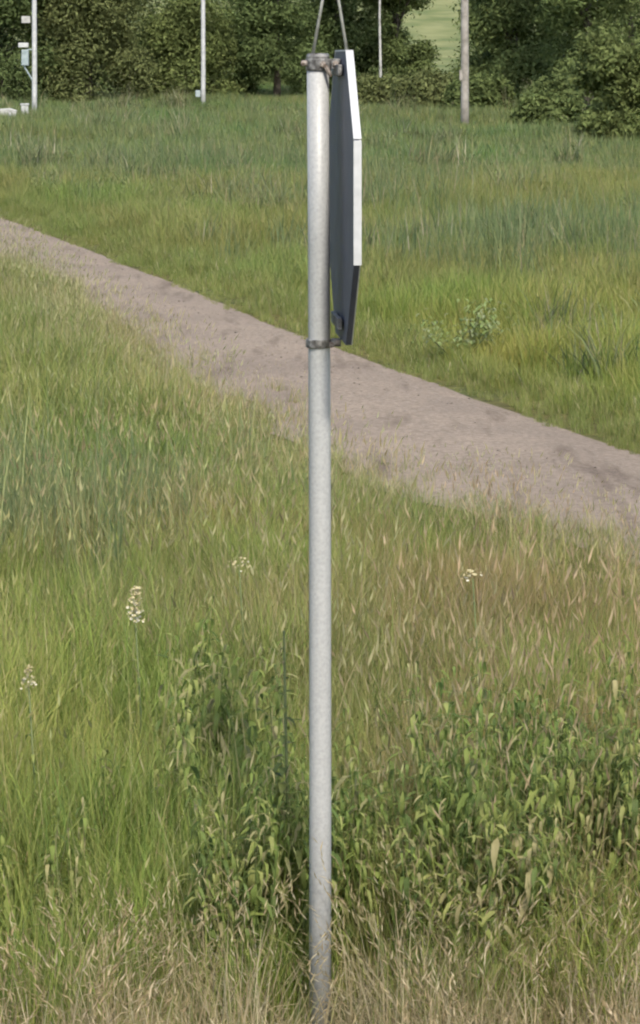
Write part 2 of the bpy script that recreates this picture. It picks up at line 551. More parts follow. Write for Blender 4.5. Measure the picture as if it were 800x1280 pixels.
d4 = 69.5
mp_ = empty("marker_post", (lateral(31, d4), d4, float(ground_z(d4))))
tag(mp_, "short white marker post left of the far lamp post's foot", "marker post")
bm = bmesh.new(); box(bm, (0, 0, 0.10), (0.20, 0.14, 0.64), 0.03); from_bm("stake", bm, M_WHITE, mp_)
bm = bmesh.new(); box(bm, (0, 0, 0.445), (0.23, 0.17, 0.05), 0.015); from_bm("cap", bm, M_WHITE, mp_)
bl = empty("concrete_block", (lateral(12, d4), d4 - 0.4, float(ground_z(d4 - 0.4))))
tag(bl, "low pale concrete block lying beside the white marker post", "concrete block")
bm = bmesh.new()
vs = [(-0.30, 0.06), (0.12, 0.0), (0.24, 0.0), (0.24, 0.30), (0.06, 0.36), (-0.30, 0.34)]
a = [bm.verts.new((x, -0.18, z)) for x, z in vs]; c = [bm.verts.new((x, 0.18, z)) for x, z in vs]
bm.faces.new(a); bm.faces.new(c[::-1])
for k in range(6): bm.faces.new((a[k], a[(k + 1) % 6], c[(k + 1) % 6], c[k]))
bmesh.ops.bevel(bm, geom=list(bm.edges), offset=0.02, segments=2, affect='EDGES', profile=0.5)
from_bm("block", bm, M_CONC, bl)
bm = bmesh.new()
box(bm, (-0.05, 0, 0.0), (0.66, 0.44, 0.14), 0.02)
from_bm("footing", bm, M_CONC, bl)


# ------------------------------------------------------------------ trees
def leaf_cloud(centers, radii, n, size, cols, r, squash=0.8, shell=0.55, zmin=0.05):
    """n diamond leaves in the lobes given by centers/radii; returns verts, faces, colours"""
    w = radii ** 2
    li = r.choice(len(centers), n, p=w / w.sum())
    v = r.normal(size=(n, 3)); v /= np.linalg.norm(v, axis=1)[:, None]
    rad = radii[li] * (shell + (1 - shell) * r.random(n) ** 0.6) * (1 + 0.16 * r.normal(size=n))
    P = centers[li] + v * rad[:, None] * np.array([1, 1, squash])
    P[:, 2] = np.where(P[:, 2] < zmin, zmin + r.random(n) * 0.25, P[:, 2])
    nrm = v * 0.7 + r.normal(size=(n, 3)) * 0.65 + np.array([0, 0, 0.35]); nrm /= np.linalg.norm(nrm, axis=1)[:, None]
    t = np.cross(nrm, r.normal(size=(n, 3))); t /= np.linalg.norm(t, axis=1)[:, None] + 1e-9
    bt = np.cross(nrm, t)
    s = size * (0.6 + 0.8 * r.random(n))[:, None]
    V = np.stack([P - t * s, P + bt * s * 0.42 + nrm * s * 0.12, P + t * s, P - bt * s * 0.42 + nrm * s * 0.12], 1).reshape(-1, 3)
    Fq = np.arange(4 * n)
    lobe_shift = (0.78 + 0.44 * r.random(len(centers)))[li]
    hue = r.random((n, 1))
    C = (cols[0] * (1 - hue) + cols[1] * hue) * (lobe_shift * (0.8 + 0.4 * r.random(n)))[:, None]
    return V, Fq, np.repeat(C, 4, 0)


DARK = (np.array([0.082, 0.112, 0.040]), np.array([0.132, 0.168, 0.060]))
MIDG = (np.array([0.105, 0.138, 0.047]), np.array([0.165, 0.200, 0.070]))
OLIV = (np.array([0.118, 0.138, 0.050]), np.array([0.175, 0.192, 0.075]))
LITE = (np.array([0.118, 0.150, 0.048]), np.array([0.185, 0.215, 0.075]))


def tree(name, label, cat, group, px, d, h, rx, cols, n, skirt, size=0.075, trunk_r=0.12, seed=0, lobes=44, bark=M_BARK, crown_low=None, open_=0.0):
    r = np.random.default_rng(1000 + seed)
    n = int(n * 2.4)
    root = empty(name, (lateral(px, d), d, float(ground_z(d)) - 0.02), 0.0)
    tag(root, label, cat, group)
    low = crown_low if crown_low is not None else (0.0 if skirt else h * 0.28)
    # crown: lobes spread through an egg-shaped volume
    cz, rz = (h + low) / 2, (h - low) / 2
    k = lobes
    v = r.normal(size=(k, 3)); v /= np.linalg.norm(v, axis=1)[:, None]
    q = r.random(k) ** (1 / 2.2)
    lr = rx * (0.24 + 0.20 * r.random(k))
    lr = np.minimum(lr, rz * 0.55)
    Cn = v * q[:, None] * np.stack([np.full(k, rx) - lr * 0.75, np.full(k, rx) - lr * 0.75, np.full(k, rz) - lr * 0.7], 1)
    Cn[:, 2] += cz
    if skirt:                             # branches down to the grass
        m_ = max(6, k // 3)
        ang = r.random(m_) * 2 * math.pi
        sk = np.stack([np.cos(ang) * rx * 0.72, np.sin(ang) * rx * 0.72, r.random(m_) * h * 0.16 + 0.15], 1)
        Cn = np.concatenate([Cn, sk]); lr = np.concatenate([lr, rx * (0.24 + 0.16 * r.random(m_))])
    # trunk and limbs
    bm = bmesh.new()
    pts = [Vector((0, 0, -0.2))]
    top = cz + rz * 0.45
    for i in range(1, 7):
        pts.append(Vector((r.normal() * 0.05 * i * rx * 0.25, r.normal() * 0.05 * i * rx * 0.25, -0.2 + (top + 0.2) * i / 6)))
    tube(bm, pts, [trunk_r * (1.25 if i == 0 else 1 - 0.13 * i) for i in range(7)], 9)
    tr = from_bm("trunk", bm, bark, root, True)
    for j in range(min(8, k)):
        bm = bmesh.new()
        s_ = pts[min(5, (1 if low < 3 else 4) + j % 5)]
        e = Vector(Cn[j])
        mdl = s_.lerp(e, 0.5) + Vector((0, 0, 0.12 * rx))
        tube(bm, [s_, mdl, e], [trunk_r * 0.45, trunk_r * 0.3, trunk_r * 0.1], 6)
        from_bm("limb", bm, bark, tr, True)
    V, Fq, C = leaf_cloud(Cn, lr, n, size, cols, r, 0.85, 0.5 + open_)
    # twig-fringe: sprays that break the outline
    V2, F2, C2 = leaf_cloud(Cn, lr * 1.22, int(n * 0.12), size * 0.9, cols, r, 0.9, 0.9)
    V = np.concatenate([V, V2]); F2 = F2 + len(Fq); C = np.concatenate([C, C2])
    Fq = np.concatenate([Fq, F2])
    me = fast_mesh("crown", V, Fq, np.full(len(Fq) // 4, 4), C)
    me.materials.append(M_TREE)
    link(bpy.data.objects.new("crown", me), root)
    return root


G1, G2, G3 = "trees along the far edge of the meadow", "bushes along the far edge of the meadow", "trees of the second row"
T = tree
T("broadleaf_tree", "dark leafy tree behind the lamp post at the far left edge", "tree", G1, 0, 80, 9.0, 2.1, DARK, 15000, True, seed=1)
T("willow_tree", "olive green willow tree between the two white lamp posts", "tree", G1, 112, 81, 8.0, 2.15, OLIV, 15000, True, seed=2)
T("bush", "rounded light olive bush directly behind the slim lamp post", "bush", G2, 236, 83, 3.9, 1.75, LITE, 9000, True, seed=3, trunk_r=0.06)
T("broadleaf_tree", "dark shady tree just left of the sign post's top", "tree", G1, 346, 84, 9.0, 1.7, DARK, 13000, True, seed=4)
T("broadleaf_tree", "dark green tree directly behind the top of the sign post", "tree", G1, 425, 86, 9.5, 1.7, DARK, 12000, True, seed=5)
T("broadleaf_tree", "mid green tree left of the bright gap in the tree line", "tree", G1, 492, 87, 9.0, 1.4, MIDG, 13000, True, seed=6)
T("birch_tree", "slender birch with a thin pale trunk right of the sign", "tree", G1, 476, 82, 10.0, 1.3, LITE, 5000, False, seed=7, bark=M_BIRCH, trunk_r=0.05, crown_low=4.6)
T("low_bush", "low olive bush at the foot of the thin birch", "bush", G2, 470, 77, 1.1, 1.1, OLIV, 4000, True, seed=8, trunk_r=0.03, size=0.075)
T("low_bush", "low olive bush under the bright gap in the trees", "bush", G2, 535, 75, 1.25, 1.2, OLIV, 4500, True, seed=9, trunk_r=0.03, size=0.075)
T("low_bush", "low green bush behind the wooden utility pole", "bush", G2, 600, 72, 1.3, 1.0, MIDG, 4000, True, seed=10, trunk_r=0.03, size=0.075)
T("broadleaf_tree", "large dark tree right behind the wooden utility pole", "tree", G1, 641, 76, 9.5, 1.75, MIDG, 15000, True, seed=11, trunk_r=0.18)
T("broadleaf_tree", "dark green tree near the right edge behind the light bush", "tree", G1, 735, 71, 9.5, 1.8, MIDG, 13000, True, seed=12, trunk_r=0.16)
T("low_bush", "low dark bush on the grass between utility pole and right edge", "bush", G2, 685, 66, 1.4, 1.0, MIDG, 4500, True, seed=13, trunk_r=0.03, size=0.075)
T("bush", "light green bush reaching into the meadow at the right edge", "bush", G2, 778, 57.5, 3.0, 1.1, LITE, 8000, True, seed=14, trunk_r=0.06, size=0.07)
T("background_tree", "tree in the second row, far left behind the lamp post", "tree", G3, 45, 97, 11.0, 3.0, MIDG, 14000, True, seed=15)
T("background_tree", "tree in the second row, behind the olive willow", "tree", G3, 150, 97, 10.5, 2.4, MIDG, 13000, True, seed=16)
T("background_tree", "tree in the second row, left of the sign post's top", "tree", G3, 318, 98, 11.0, 2.3, MIDG, 14000, True, seed=17)
T("background_tree", "tree in the second row, behind the top of the sign", "tree", G3, 430, 101, 11.0, 2.6, DARK, 10000, True, seed=18)
T("background_tree", "tree in the second row, right of the utility pole", "tree", G3, 655, 92, 11.0, 2.3, DARK, 16000, True, seed=19)
T("background_tree", "tree in the second row, at the right edge", "tree", G3, 790, 90, 11.0, 2.6, MIDG, 14000, True, seed=20)


# ------------------------------------------------------------------ grass: clump meshes, scattered by geometry nodes
class Clump:
    def __init__(s): s.V, s.F, s.L, s.C, s.n = [], [], [], [], 0

    def add(s, V, faces, col):
        V = np.asarray(V, float)
        for f in faces:
            s.F.extend(i + s.n for i in f); s.L.append(len(f))
        s.V.append(V); s.C.append(np.broadcast_to(col, V.shape)); s.n += len(V)

    def blade(s, base, h, w, lean, az, bend, col, tipcol=None, segs=3, twist=0.0, fold=0.0):
        p = np.array(base, float)
        dirh = np.array([math.cos(az), math.sin(az), 0]); side0 = np.array([-math.sin(az), math.cos(az), 0])
        V, C = [], []
        tipcol = col if tipcol is None else tipcol
        for i in range(segs + 1):
            t = i / segs
            wi = w * 0.5 * (0.75 + 0.6 * t - 1.35 * t * t)
            sd = side0 * math.cos(twist * t) + dirh * math.sin(twist * t)
            c = col * (1 - t) + tipcol * t
            if i < segs:
                V += [p - sd * wi, p + sd * wi]; C += [c, c]
            else:
                V += [p.copy()]; C += [c]
            a = lean + bend * t
            p = p + (dirh * math.sin(a) + np.array([0, 0, math.cos(a)])) * h / segs
        faces = [(2 * i, 2 * i + 1, 2 * i + 3, 2 * i + 2) for i in range(segs - 1)] + [(2 * segs - 2, 2 * segs - 1, 2 * segs)]
        for f in faces:
            s.F.extend(i + s.n for i in f); s.L.append(len(f))
        s.V.append(np.array(V)); s.C.append(np.array(C)); s.n += len(V)
        return p

    def leaf(s, p, dr, L, w, droop, col, up=(0, 0, 1)):
        dr = np.array(dr, float); dr /= np.linalg.norm(dr)
        sd = np.cross(dr, np.array(up, float)); sd /= np.linalg.norm(sd) + 1e-9
        u = np.cross(sd, dr)
        p = np.array(p, float)
        q = lambda t, k, z: p + dr * L * t * math.cos(droop * t) + np.array([0, 0, -1.0]) * L * t * math.sin(droop * t) + sd * k * w + u * z * w
        V = [q(0, 0, 0), q(.3, -.5, .12), q(.3, 0, -.05), q(.3, .5, .12), q(.65, -.36, .1), q(.65, 0, -.05), q(.65, .36, .1), q(1, 0, 0)]
        s.add(V, [(0, 2, 1), (0, 3, 2), (1, 2, 5, 4), (2, 3, 6, 5), (4, 5, 7), (5, 6, 7)], col)

    def head(s, p, az, lean, L, w, col):
        d_ = np.array([math.cos(az) * math.sin(lean), math.sin(az) * math.sin(lean), math.cos(lean)])
        for k in range(2):
            a2 = az + math.pi / 2 * k + 0.6
            sd = np.array([-math.sin(a2), math.cos(a2), 0])
            s.add([p, p + d_ * L * .35 + sd * w / 2, p + d_ * L, p + d_ * L * .35 - sd * w / 2], [(0, 1, 2, 3)], col)

    def mesh(s, name, mat):
        me = fast_mesh(name, np.concatenate(s.V), s.F, s.L, np.concatenate(s.C))
        me.materials.append(mat)
        return me


GREEN = np.array([[0.215, 0.260, 0.064], [0.262, 0.290, 0.080], [0.150, 0.210, 0.058], [0.320, 0.315, 0.110]])
OLIVE = np.array([[0.322, 0.300, 0.105], [0.270, 0.280, 0.090], [0.385, 0.335, 0.150], [0.212, 0.245, 0.074]])
STRAW = np.array([[0.540, 0.425, 0.255], [0.440, 0.330, 0.190], [0.620, 0.510, 0.340], [0.330, 0.262, 0.135]])
REED = np.array([[0.180, 0.230, 0.090], [0.220, 0.260, 0.105], [0.145, 0.195, 0.078], [0.268, 0.285, 0.112]])
NETT = np.array([[0.180, 0.222, 0.056], [0.235, 0.265, 0.072], [0.300, 0.305, 0.102], [0.110, 0.150, 0.044], [0.330, 0.290, 0.140], [0.150, 0.190, 0.054]])
HEADC = np.array([[0.38, 0.34, 0.18], [0.31, 0.28, 0.14], [0.45, 0.41, 0.23]])


def pick(r, pal): return pal[r.integers(len(pal))] * (0.82 + 0.36 * r.random())


def clump_grass(seed, n, rad, h, w, pal, bend=(0.3, 1.3), lean=(0.0, 0.35), heads=0, dry=0.1, segs=3, head_h=1.1, tipdry=0.12):
    r = np.random.default_rng(seed); c = Clump()
    for i in range(n):
        a, q = r.random() * 6.283, rad * math.sqrt(r.random())
        col = pick(r, STRAW) if r.random() < dry else pick(r, pal)
        tip = col * (1 - tipdry) + pick(r, STRAW) * tipdry * 0.8 if r.random() < 0.6 else col
        bx_, by_ = q * math.cos(a), q * math.sin(a)
        hv = float(n_height(bx_ + seed, by_, 5.0, 2))
        col, tip = col * (0.8 + 0.4 * hv), tip * (0.8 + 0.4 * hv)
        c.blade((bx_, by_, -0.01), h * (0.55 + 0.75 * hv) * (0.45 + 0.65 * r.random()), w * (0.6 + 0.7 * r.random()), r.uniform(*lean), r.random() * 6.283, r.uniform(*bend), col, tip, segs, r.uniform(-1.2, 1.2))
    for i in range(heads):
        a, q, az, ln = r.random() * 6.283, rad * math.sqrt(r.random()), r.random() * 6.283, r.uniform(0, 0.22)
        bd = r.uniform(0.05, 0.35)
        hh = h * head_h * (0.75 + 0.5 * r.random())
        p = c.blade((q * math.cos(a), q * math.sin(a), 0), hh, w * 0.5, ln, az, bd, pick(r, OLIVE), pick(r, STRAW) * 0.9, 3)
        c.head(p - np.array([0, 0, 0.01]), az, ln + bd + 0.1, 0.03 + 0.05 * r.random(), 0.004 + 0.005 * r.random(), pick(r, HEADC))
    return c


def clump_straw(seed, n, rad, h, w):
    r = np.random.default_rng(seed); c = Clump()
    for i in range(n):
        a, q = r.random() * 6.283, rad * math.sqrt(r.random())
        col = pick(r, STRAW) if r.random() < 0.72 else pick(r, OLIVE)
        c.blade((q * math.cos(a), q * math.sin(a), r.random() * 0.03), h * (0.4 + 0.9 * r.random()), w * (0.6 + 0.8 * r.random()), r.uniform(0.05, 1.0), r.random() * 6.283, r.uniform(-0.8, 2.0), col, col * 0.9, 4, r.uniform(-2, 2))
    return c


def clump_stalks(seed):
    c = clump_straw(seed, 70, 0.17, 0.24, 0.0040)
    r = np.random.default_rng(seed + 5)
    a0 = r.random() * 6.28
    for i in range(16):
        az = a0 + r.normal() * 0.7; ln = r.uniform(0.05, 0.4); bd = r.uniform(0.2, 1.1)
        p = c.blade((r.normal() * 0.06, r.normal() * 0.06, 0), r.uniform(0.3, 0.46), 0.0034, ln, az, bd, pick(r, STRAW), pick(r, STRAW), 5)
        for q in range(5):
            c.head(p - np.array([math.cos(az), math.sin(az), 1.2]) * 0.012 * q, az + r.normal() * 0.6, ln + bd + r.normal() * 0.35, 0.03, 0.004, pick(r, STRAW))
    return c


def clump_nettle(seed, n, rad, h, pal=NETT, leafL=0.085):
    r = np.random.default_rng(seed); c = Clump()
    for i in range(n):
        a, q, az = r.random() * 6.283, rad * math.sqrt(r.random()), r.random() * 6.283
        H = h * (0.6 + 0.5 * r.random()); ln = r.uniform(0, 0.25)
        base = np.array([q * math.cos(a), q * math.sin(a), 0])
        dv = np.array([math.cos(az) * math.sin(ln), math.sin(az) * math.sin(ln), math.cos(ln)])
        stem = pick(r, pal) * 1.15
        c.blade(base, H, 0.008, ln, az, 0.05, stem, stem, 3)
        c.blade(base + [0.002, 0, 0], H, 0.008, ln, az + 1.57, 0.0, stem, stem, 2)
        k = int(H / 0.034)
        for j in range(1, k + 1):
            t = j / k
            p = base + dv * H * t
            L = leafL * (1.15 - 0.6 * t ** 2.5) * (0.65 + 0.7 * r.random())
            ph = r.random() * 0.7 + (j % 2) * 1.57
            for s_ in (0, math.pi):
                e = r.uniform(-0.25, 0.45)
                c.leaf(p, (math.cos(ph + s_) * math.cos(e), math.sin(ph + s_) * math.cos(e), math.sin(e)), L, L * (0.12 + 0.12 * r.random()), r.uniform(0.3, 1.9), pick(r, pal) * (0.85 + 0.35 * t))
    return c


def clump_far(seed, n, rad, h, w, pal, dry=0.08, heads=0):
    return clump_grass(seed, n, rad, h, w, pal, (0.2, 1.0), (0.0, 0.35), heads, dry, 2)


def scatter(name, label, cat, clumps, pts, scl, tint, mat=M_GRASS, seed=0):
    """one mesh of root points; geometry nodes plants a clump on each"""
    n = len(pts)
    me = bpy.data.meshes.new(name)
    me.vertices.add(n)
    me.vertices.foreach_set("co", np.asarray(pts, np.float32).ravel())
    r = np.random.default_rng(seed + 77)
    rot = np.zeros((n, 3), np.float32)
    rot[:, 0:2] = r.normal(size=(n, 2)) * 0.09
    rot[:, 2] = r.random(n) * 6.283
    for nm, tp, arr in (("rot", 'FLOAT_VECTOR', rot), ("scl", 'FLOAT_VECTOR', np.asarray(scl, np.float32))):
        at_ = me.attributes.new(nm, tp, 'POINT')
        at_.data.foreach_set("vector", np.ascontiguousarray(arr, np.float32).ravel())
    at_ = me.attributes.new("tint", 'FLOAT_VECTOR', 'POINT')
    at_.data.foreach_set("vector", np.ascontiguousarray(tint, np.float32).ravel())
    at_ = me.attributes.new("pick", 'INT', 'POINT')
    at_.data.foreach_set("value", r.integers(0, len(clumps), n).astype(np.int32))
    me.update()
    o = link(bpy.data.objects.new(name, me))
    ng = bpy.data.node_groups.new(name + "_scatter", 'GeometryNodeTree')
    ng.interface.new_socket("Geometry", in_out='INPUT', socket_type='NodeSocketGeometry')
    ng.interface.new_socket("Geometry", in_out='OUTPUT', socket_type='NodeSocketGeometry')
    N, Lk = ng.nodes, ng.links
    gi, go = N.new("NodeGroupInput"), N.new("NodeGroupOutput")
    g2i = N.new("GeometryNodeGeometryToInstance")
    for k, c in enumerate(clumps):
        src = bpy.data.objects.new(name + "_tuft", c.mesh(name + "_tuft", mat))
        oi = N.new("GeometryNodeObjectInfo")
        oi.inputs["Object"].default_value = src
        oi.inputs["As Instance"].default_value = False
        Lk.new(oi.outputs["Geometry"], g2i.inputs[0])
    iop = N.new("GeometryNodeInstanceOnPoints")
    iop.inputs["Pick Instance"].default_value = True
    Lk.new(gi.outputs[0], iop.inputs["Points"])
    Lk.new(g2i.outputs[0], iop.inputs["Instance"])

    def attr(nm, tp):
        a = N.new("GeometryNodeInputNamedAttribute")
        a.data_type = tp
        a.inputs["Name"].default_value = nm
        return a.outputs[0]
    e2r = N.new("FunctionNodeEulerToRotation")
    Lk.new(attr("rot", 'FLOAT_VECTOR'), e2r.inputs[0])
    Lk.new(e2r.outputs[0], iop.inputs["Rotation"])
    Lk.new(attr("scl", 'FLOAT_VECTOR'), iop.inputs["Scale"])
    Lk.new(attr("pick", 'INT'), iop.inputs["Instance Index"])
    Lk.new(iop.outputs[0], go.inputs[0])
    md = o.modifiers.new("scatter", 'NODES')
    md.node_group = ng
    tag(o, label, cat, kind="stuff")
    return o


def field(y0, y1, dens, margin=1.4, grow=0.035):
    """random root points in the view wedge plus a margin each side"""
    W = lambda y: 0.1224 * y + margin + grow * y
    n = int(dens * (y1 - y0) * 2 * W(y1))
    y = rng.uniform(y0, y1, n); x = rng.uniform(-1, 1, n) * W(y1)
    k = np.abs(x) < W(y)
    return x[k], y[k]


def pts3(x, y): return np.stack([x, y, ground_z(y)], -1)


def scl3(s, w=1.0): return np.stack([s * w, s * w, s], -1)


def patch_tint(x, y, f=0.8, amt=1.0):
    """large patches: lusher green against browner, drier grass"""
    a = n_patch(x, y, f)
    b = n_fine(x, y, f * 2.7)
    t = np.clip((a - 0.5) * 2.6, -1, 1)[:, None] * amt
    v = (0.82 + 0.36 * b)[:, None]
    lush, dry = np.array([0.80, 1.0, 0.82]), np.array([1.07, 1.0, 0.94])
    c = np.where(t < 0, 1 + (lush - 1) * (-t), 1 + (dry - 1) * t)
    return c * v


OFF_POST = lambda x, y, r=0.035: (x ** 2 + (y - 7) ** 2) > r ** 2

# -- foreground: short tangled straw round the foot of the post
x, y = field(5.4, 8.2, 75)
edge = 7.05 - 0.14 * sstep(0.2, -0.3, x) + 0.75 * (n_edge(x, 3.0, 2.3) - 0.5) + 0.22 * sstep(0.3, 0.9, x) - 0.15 * np.exp(-((x + 0.15) / 0.3) ** 2)
k = (rng.random(len(x)) < sstep(edge + 0.4, edge - 0.25, y)) & OFF_POST(x, y) & ((np.abs(x) > 0.16) | (y > 7.02) | (rng.random(len(x)) < 0.15))
x, y = x[k], y[k]
h = 0.5 + 0.8 * n_height(x, y, 1.6)
scatter("dry_grass", "short tangled straw coloured dry grass around the foot of the post", "dry grass",
        [clump_straw(20 + i, 95, 0.17, 0.25, 0.0038) for i in range(6)] + [clump_stalks(30 + i) for i in range(3)], pts3(x, y), scl3(h), patch_tint(x, y, 1.5, 0.5), seed=1)

# -- foreground green and olive grass, post to path
x, y = field(6.7, 14.0, 26)
dist = path_near(y) - x
k = (dist > 0.5 + 0.4 * sstep(0.3, 1.0, x)) & OFF_POST(x, y, 0.10)
e_ = 6.9 + 0.25 * (n_edge(x, 3.0, 2.3) - 0.5)
k &= rng.random(len(x)) < (0.25 + 0.75 * sstep(e_ - 0.1, e_ + 0.5, y))
k &= (np.abs(x) > 0.2) | (y > 7.05)
x, y, dist = x[k], y[k], dist[k]
h = (0.62 + 0.8 * n_height(x, y, 1.3)) * (0.55 + 0.45 * sstep(0.6, 2.6, dist)) * (0.85 + 0.15 * sstep(7.2, 8.4, y))
lush = rng.random(len(x)) < sstep(0.30, 0.62, n_patch(x, y, 0.9) + 0.26 * sstep(0.1, -0.6, x) * sstep(10.5, 8.5, y) - 0.12 * sstep(0.1, 0.5, x))
xa, ya, ha = x[lush], y[lush], h[lush]
xb, yb, hb = x[~lush], y[~lush], h[~lush]
scatter("lush_grass", "lush green grass tufts in front of the path", "grass",
        [clump_grass(40 + i, 260, 0.23, 0.50, 0.0046, GREEN, heads=4, dry=0.04) for i in range(8)], pts3(xa, ya), scl3(ha), patch_tint(xa, ya, 1.0, 1.0) * np.array([1.10, 1.13, 0.95]), seed=2)
scatter("seeding_grass", "olive seeding grass with brown heads in front of the path", "grass",
        [clump_grass(60 + i, 230, 0.23, 0.46, 0.0036, np.concatenate([OLIVE, GREEN[:2]]), heads=9, dry=0.07) for i in range(8)], pts3(xb, yb), scl3(hb), patch_tint(xb, yb, 1.0, 1.0) * (np.array([1.06, 0.99, 1.0]) + sstep(0.1, 0.6, xb)[:, None] * np.array([0.10, -0.02, 0.10])), seed=3)

# -- nettles right of the post and a clump left of it
x, y = field(7.2, 12.0, 70)
w1 = np.exp(-(((x - 0.68) / 0.46) ** 2 + ((y - 7.8) / 0.6) ** 2)) * 1.9
w2 = np.exp(-(((x + 0.17) / 0.15) ** 2 + ((y - 7.6) / 0.38) ** 2)) * 1.9
w3 = np.exp(-(((x + 0.55) / 0.18) ** 2 + ((y - 8.6) / 0.4) ** 2)) * 0.5
w4 = np.exp(-(((x - 0.17) / 0.12) ** 2 + ((y - 7.75) / 0.3) ** 2)) * 0.8
k = (rng.random(len(x)) < np.clip((w1 + w2 + w3 + w4 + 0.04 * (x < path_near(y) - 1.2) * (y < 9.3)) * sstep(0.22, 0.62, n_fine(x, y, 2.6)), 0, 0.72)) & OFF_POST(x, y, 0.12)
x, y = x[k], y[k]
h = 0.6 + 0.6 * rng.random(len(x))
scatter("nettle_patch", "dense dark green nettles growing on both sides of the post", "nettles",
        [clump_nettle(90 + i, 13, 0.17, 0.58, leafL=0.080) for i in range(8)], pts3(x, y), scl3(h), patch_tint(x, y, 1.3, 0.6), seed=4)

# -- grass left of the path, middle distance
PAL_M = np.concatenate([GREEN, OLIVE[:2]])
x, y = field(13.5, 46.0, 9, 1.6, 0.05)
dist = path_near(y) - x
leftness = sstep(0.0, -1.6, x + 0.12 * (y - 16))
k = dist > 0.5 - 0.15 * leftness
x, y, dist, leftness = x[k], y[k], dist[k], leftness[k]
h = (0.62 + 0.7 * n_height(x, y, 0.8)) * (0.42 + 0.58 * sstep(0.4, 2.4 - 1.5 * leftness, dist)) * (0.9 + 0.25 * leftness)
scatter("meadow_grass", "tall green meadow grass left of the path", "grass",
        [clump_grass(120 + i, 230, 0.34, 0.50, 0.0068, PAL_M, heads=4, dry=0.025) for i in range(8)], pts3(x, y), scl3(h), patch_tint(x, y, 0.5) * np.array([1.0, 1.04, 0.98]), seed=5)

# -- thin, low tufts fraying over the near edge of the gravel
x, y = field(9.0, 42.0, 70, 1.6, 0.05)
j = 0.5 * (n_edge(x * 1.0, y, 1.1) - 0.5)
dist = path_near(y) - x + j
leftness = sstep(0.0, -1.6, x + 0.12 * (y - 16))
k = (dist > -0.6 + 0.45 * leftness) & (dist < 1.0) & (rng.random(len(x)) < 0.09 + 0.91 * sstep(-0.32, 0.12 - 0.15 * leftness, dist))
x, y, dist, leftness = x[k], y[k], dist[k], leftness[k]
h = (0.6 + 0.6 * n_height(x, y, 1.2)) * (0.5 + 0.4 * sstep(0.0, 1.0 - 0.6 * leftness, dist) + 0.3 * leftness)
scatter("edge_grass", "thin grass tufts fraying over the near edge of the gravel path", "grass",
        [clump_grass(420 + i, 24, 0.11, 0.42, 0.0065, np.concatenate([OLIVE, GREEN[:2]]), heads=3, dry=0.07) for i in range(6)], pts3(x, y), scl3(h), patch_tint(x, y, 0.7), seed=12)

# -- reeds: blue-green band at the left, and across the path at the right
x, y = field(11.5, 17.0, 40, 1.6, 0.05)
w = np.exp(-(((x + 1.35) / 0.6) ** 2 + ((y - 13.6) / 1.0) ** 2)) * 1.4
k = rng.random(len(x)) < w
x, y = x[k], y[k]
scatter("reed_patch", "upright blue green reed grass in the meadow at the left", "reeds",
        [clump_grass(160 + i, 46, 0.18, 0.72, 0.009, REED * np.array([1.1, 1.08, 1.15]), (0.1, 0.5), (0, 0.18), 0, 0.03) for i in range(5)], pts3(x, y), scl3(0.75 + 0.4 * rng.random(len(x))), patch_tint(x, y, 0.8, 0.4), seed=6)

# -- meadow beyond the path
x, y = field(11.0, 46.0, 9, 1.8, 0.06)
dist = x - path_far(y)
k = dist > 0.45
x, y, dist = x[k], y[k], dist[k]
h = (0.55 + 0.8 * n_height(x, y, 0.6)) * (0.45 + 0.55 * sstep(0.4, 1.5, dist))
PAL_V = np.concatenate([GREEN, GREEN, OLIVE[:2]])
scatter("verge_grass", "green grass on the far side of the path", "grass",
        [clump_grass(200 + i, 220, 0.36, 0.46, 0.0085, PAL_V, heads=2, dry=0.025) for i in range(8)], pts3(x, y), scl3(h), patch_tint(x * 1.5, y, 0.4, 1.2) * (np.array([1.0, 1.0, 1.0]) + sstep(30, 24, y)[:, None] * np.array([0.12, 0.10, -0.12])), seed=7)
x, y = field(11.0, 46.0, 110, 1.8, 0.06)
dist = x - path_far(y) + 0.45 * (n_edge(x, y, 1.3) - 0.5)
k = (dist > -0.02) & (dist < 0.8)
x, y, dist = x[k], y[k], dist[k]
h = (0.6 + 0.6 * n_height(x, y, 0.9)) * (0.30 + 0.6 * sstep(0.05, 0.7, dist))
scatter("short_grass", "short bright green grass along the far edge of the gravel path", "grass",
        [clump_grass(460 + i, 30, 0.12, 0.34, 0.0085, GREEN, heads=0, dry=0.05) for i in range(5)], pts3(x, y), scl3(h), patch_tint(x, y, 0.6, 0.6), seed=13)

x, y = field(26.0, 52.0, 9, 1.5, 0.06)
w = np.exp(-(((x - 3.3) / 2.2) ** 2 + ((y - 33) / 2.4) ** 2)) * 1.6 + np.exp(-(((x - 1.0) / 2.2) ** 2 + ((y - 42) / 2.5) ** 2)) * 0.6 + np.exp(-(((x + 2.0) / 1.8) ** 2 + ((y - 50) / 3) ** 2)) * 0.5
k = (rng.random(len(x)) < w) & (x > path_far(y) + 1.0)
x, y = x[k], y[k]
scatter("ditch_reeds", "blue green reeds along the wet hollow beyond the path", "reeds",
        [clump_grass(240 + i, 34, 0.26, 0.72, 0.014, REED, (0.1, 0.7), (0, 0.25), 0, 0.06) for i in range(6)], pts3(x, y), scl3(0.7 + 0.5 * rng.random(len(x))), patch_tint(x, y, 0.4, 0.5) * np.array([0.82, 0.88, 0.92]), seed=8)

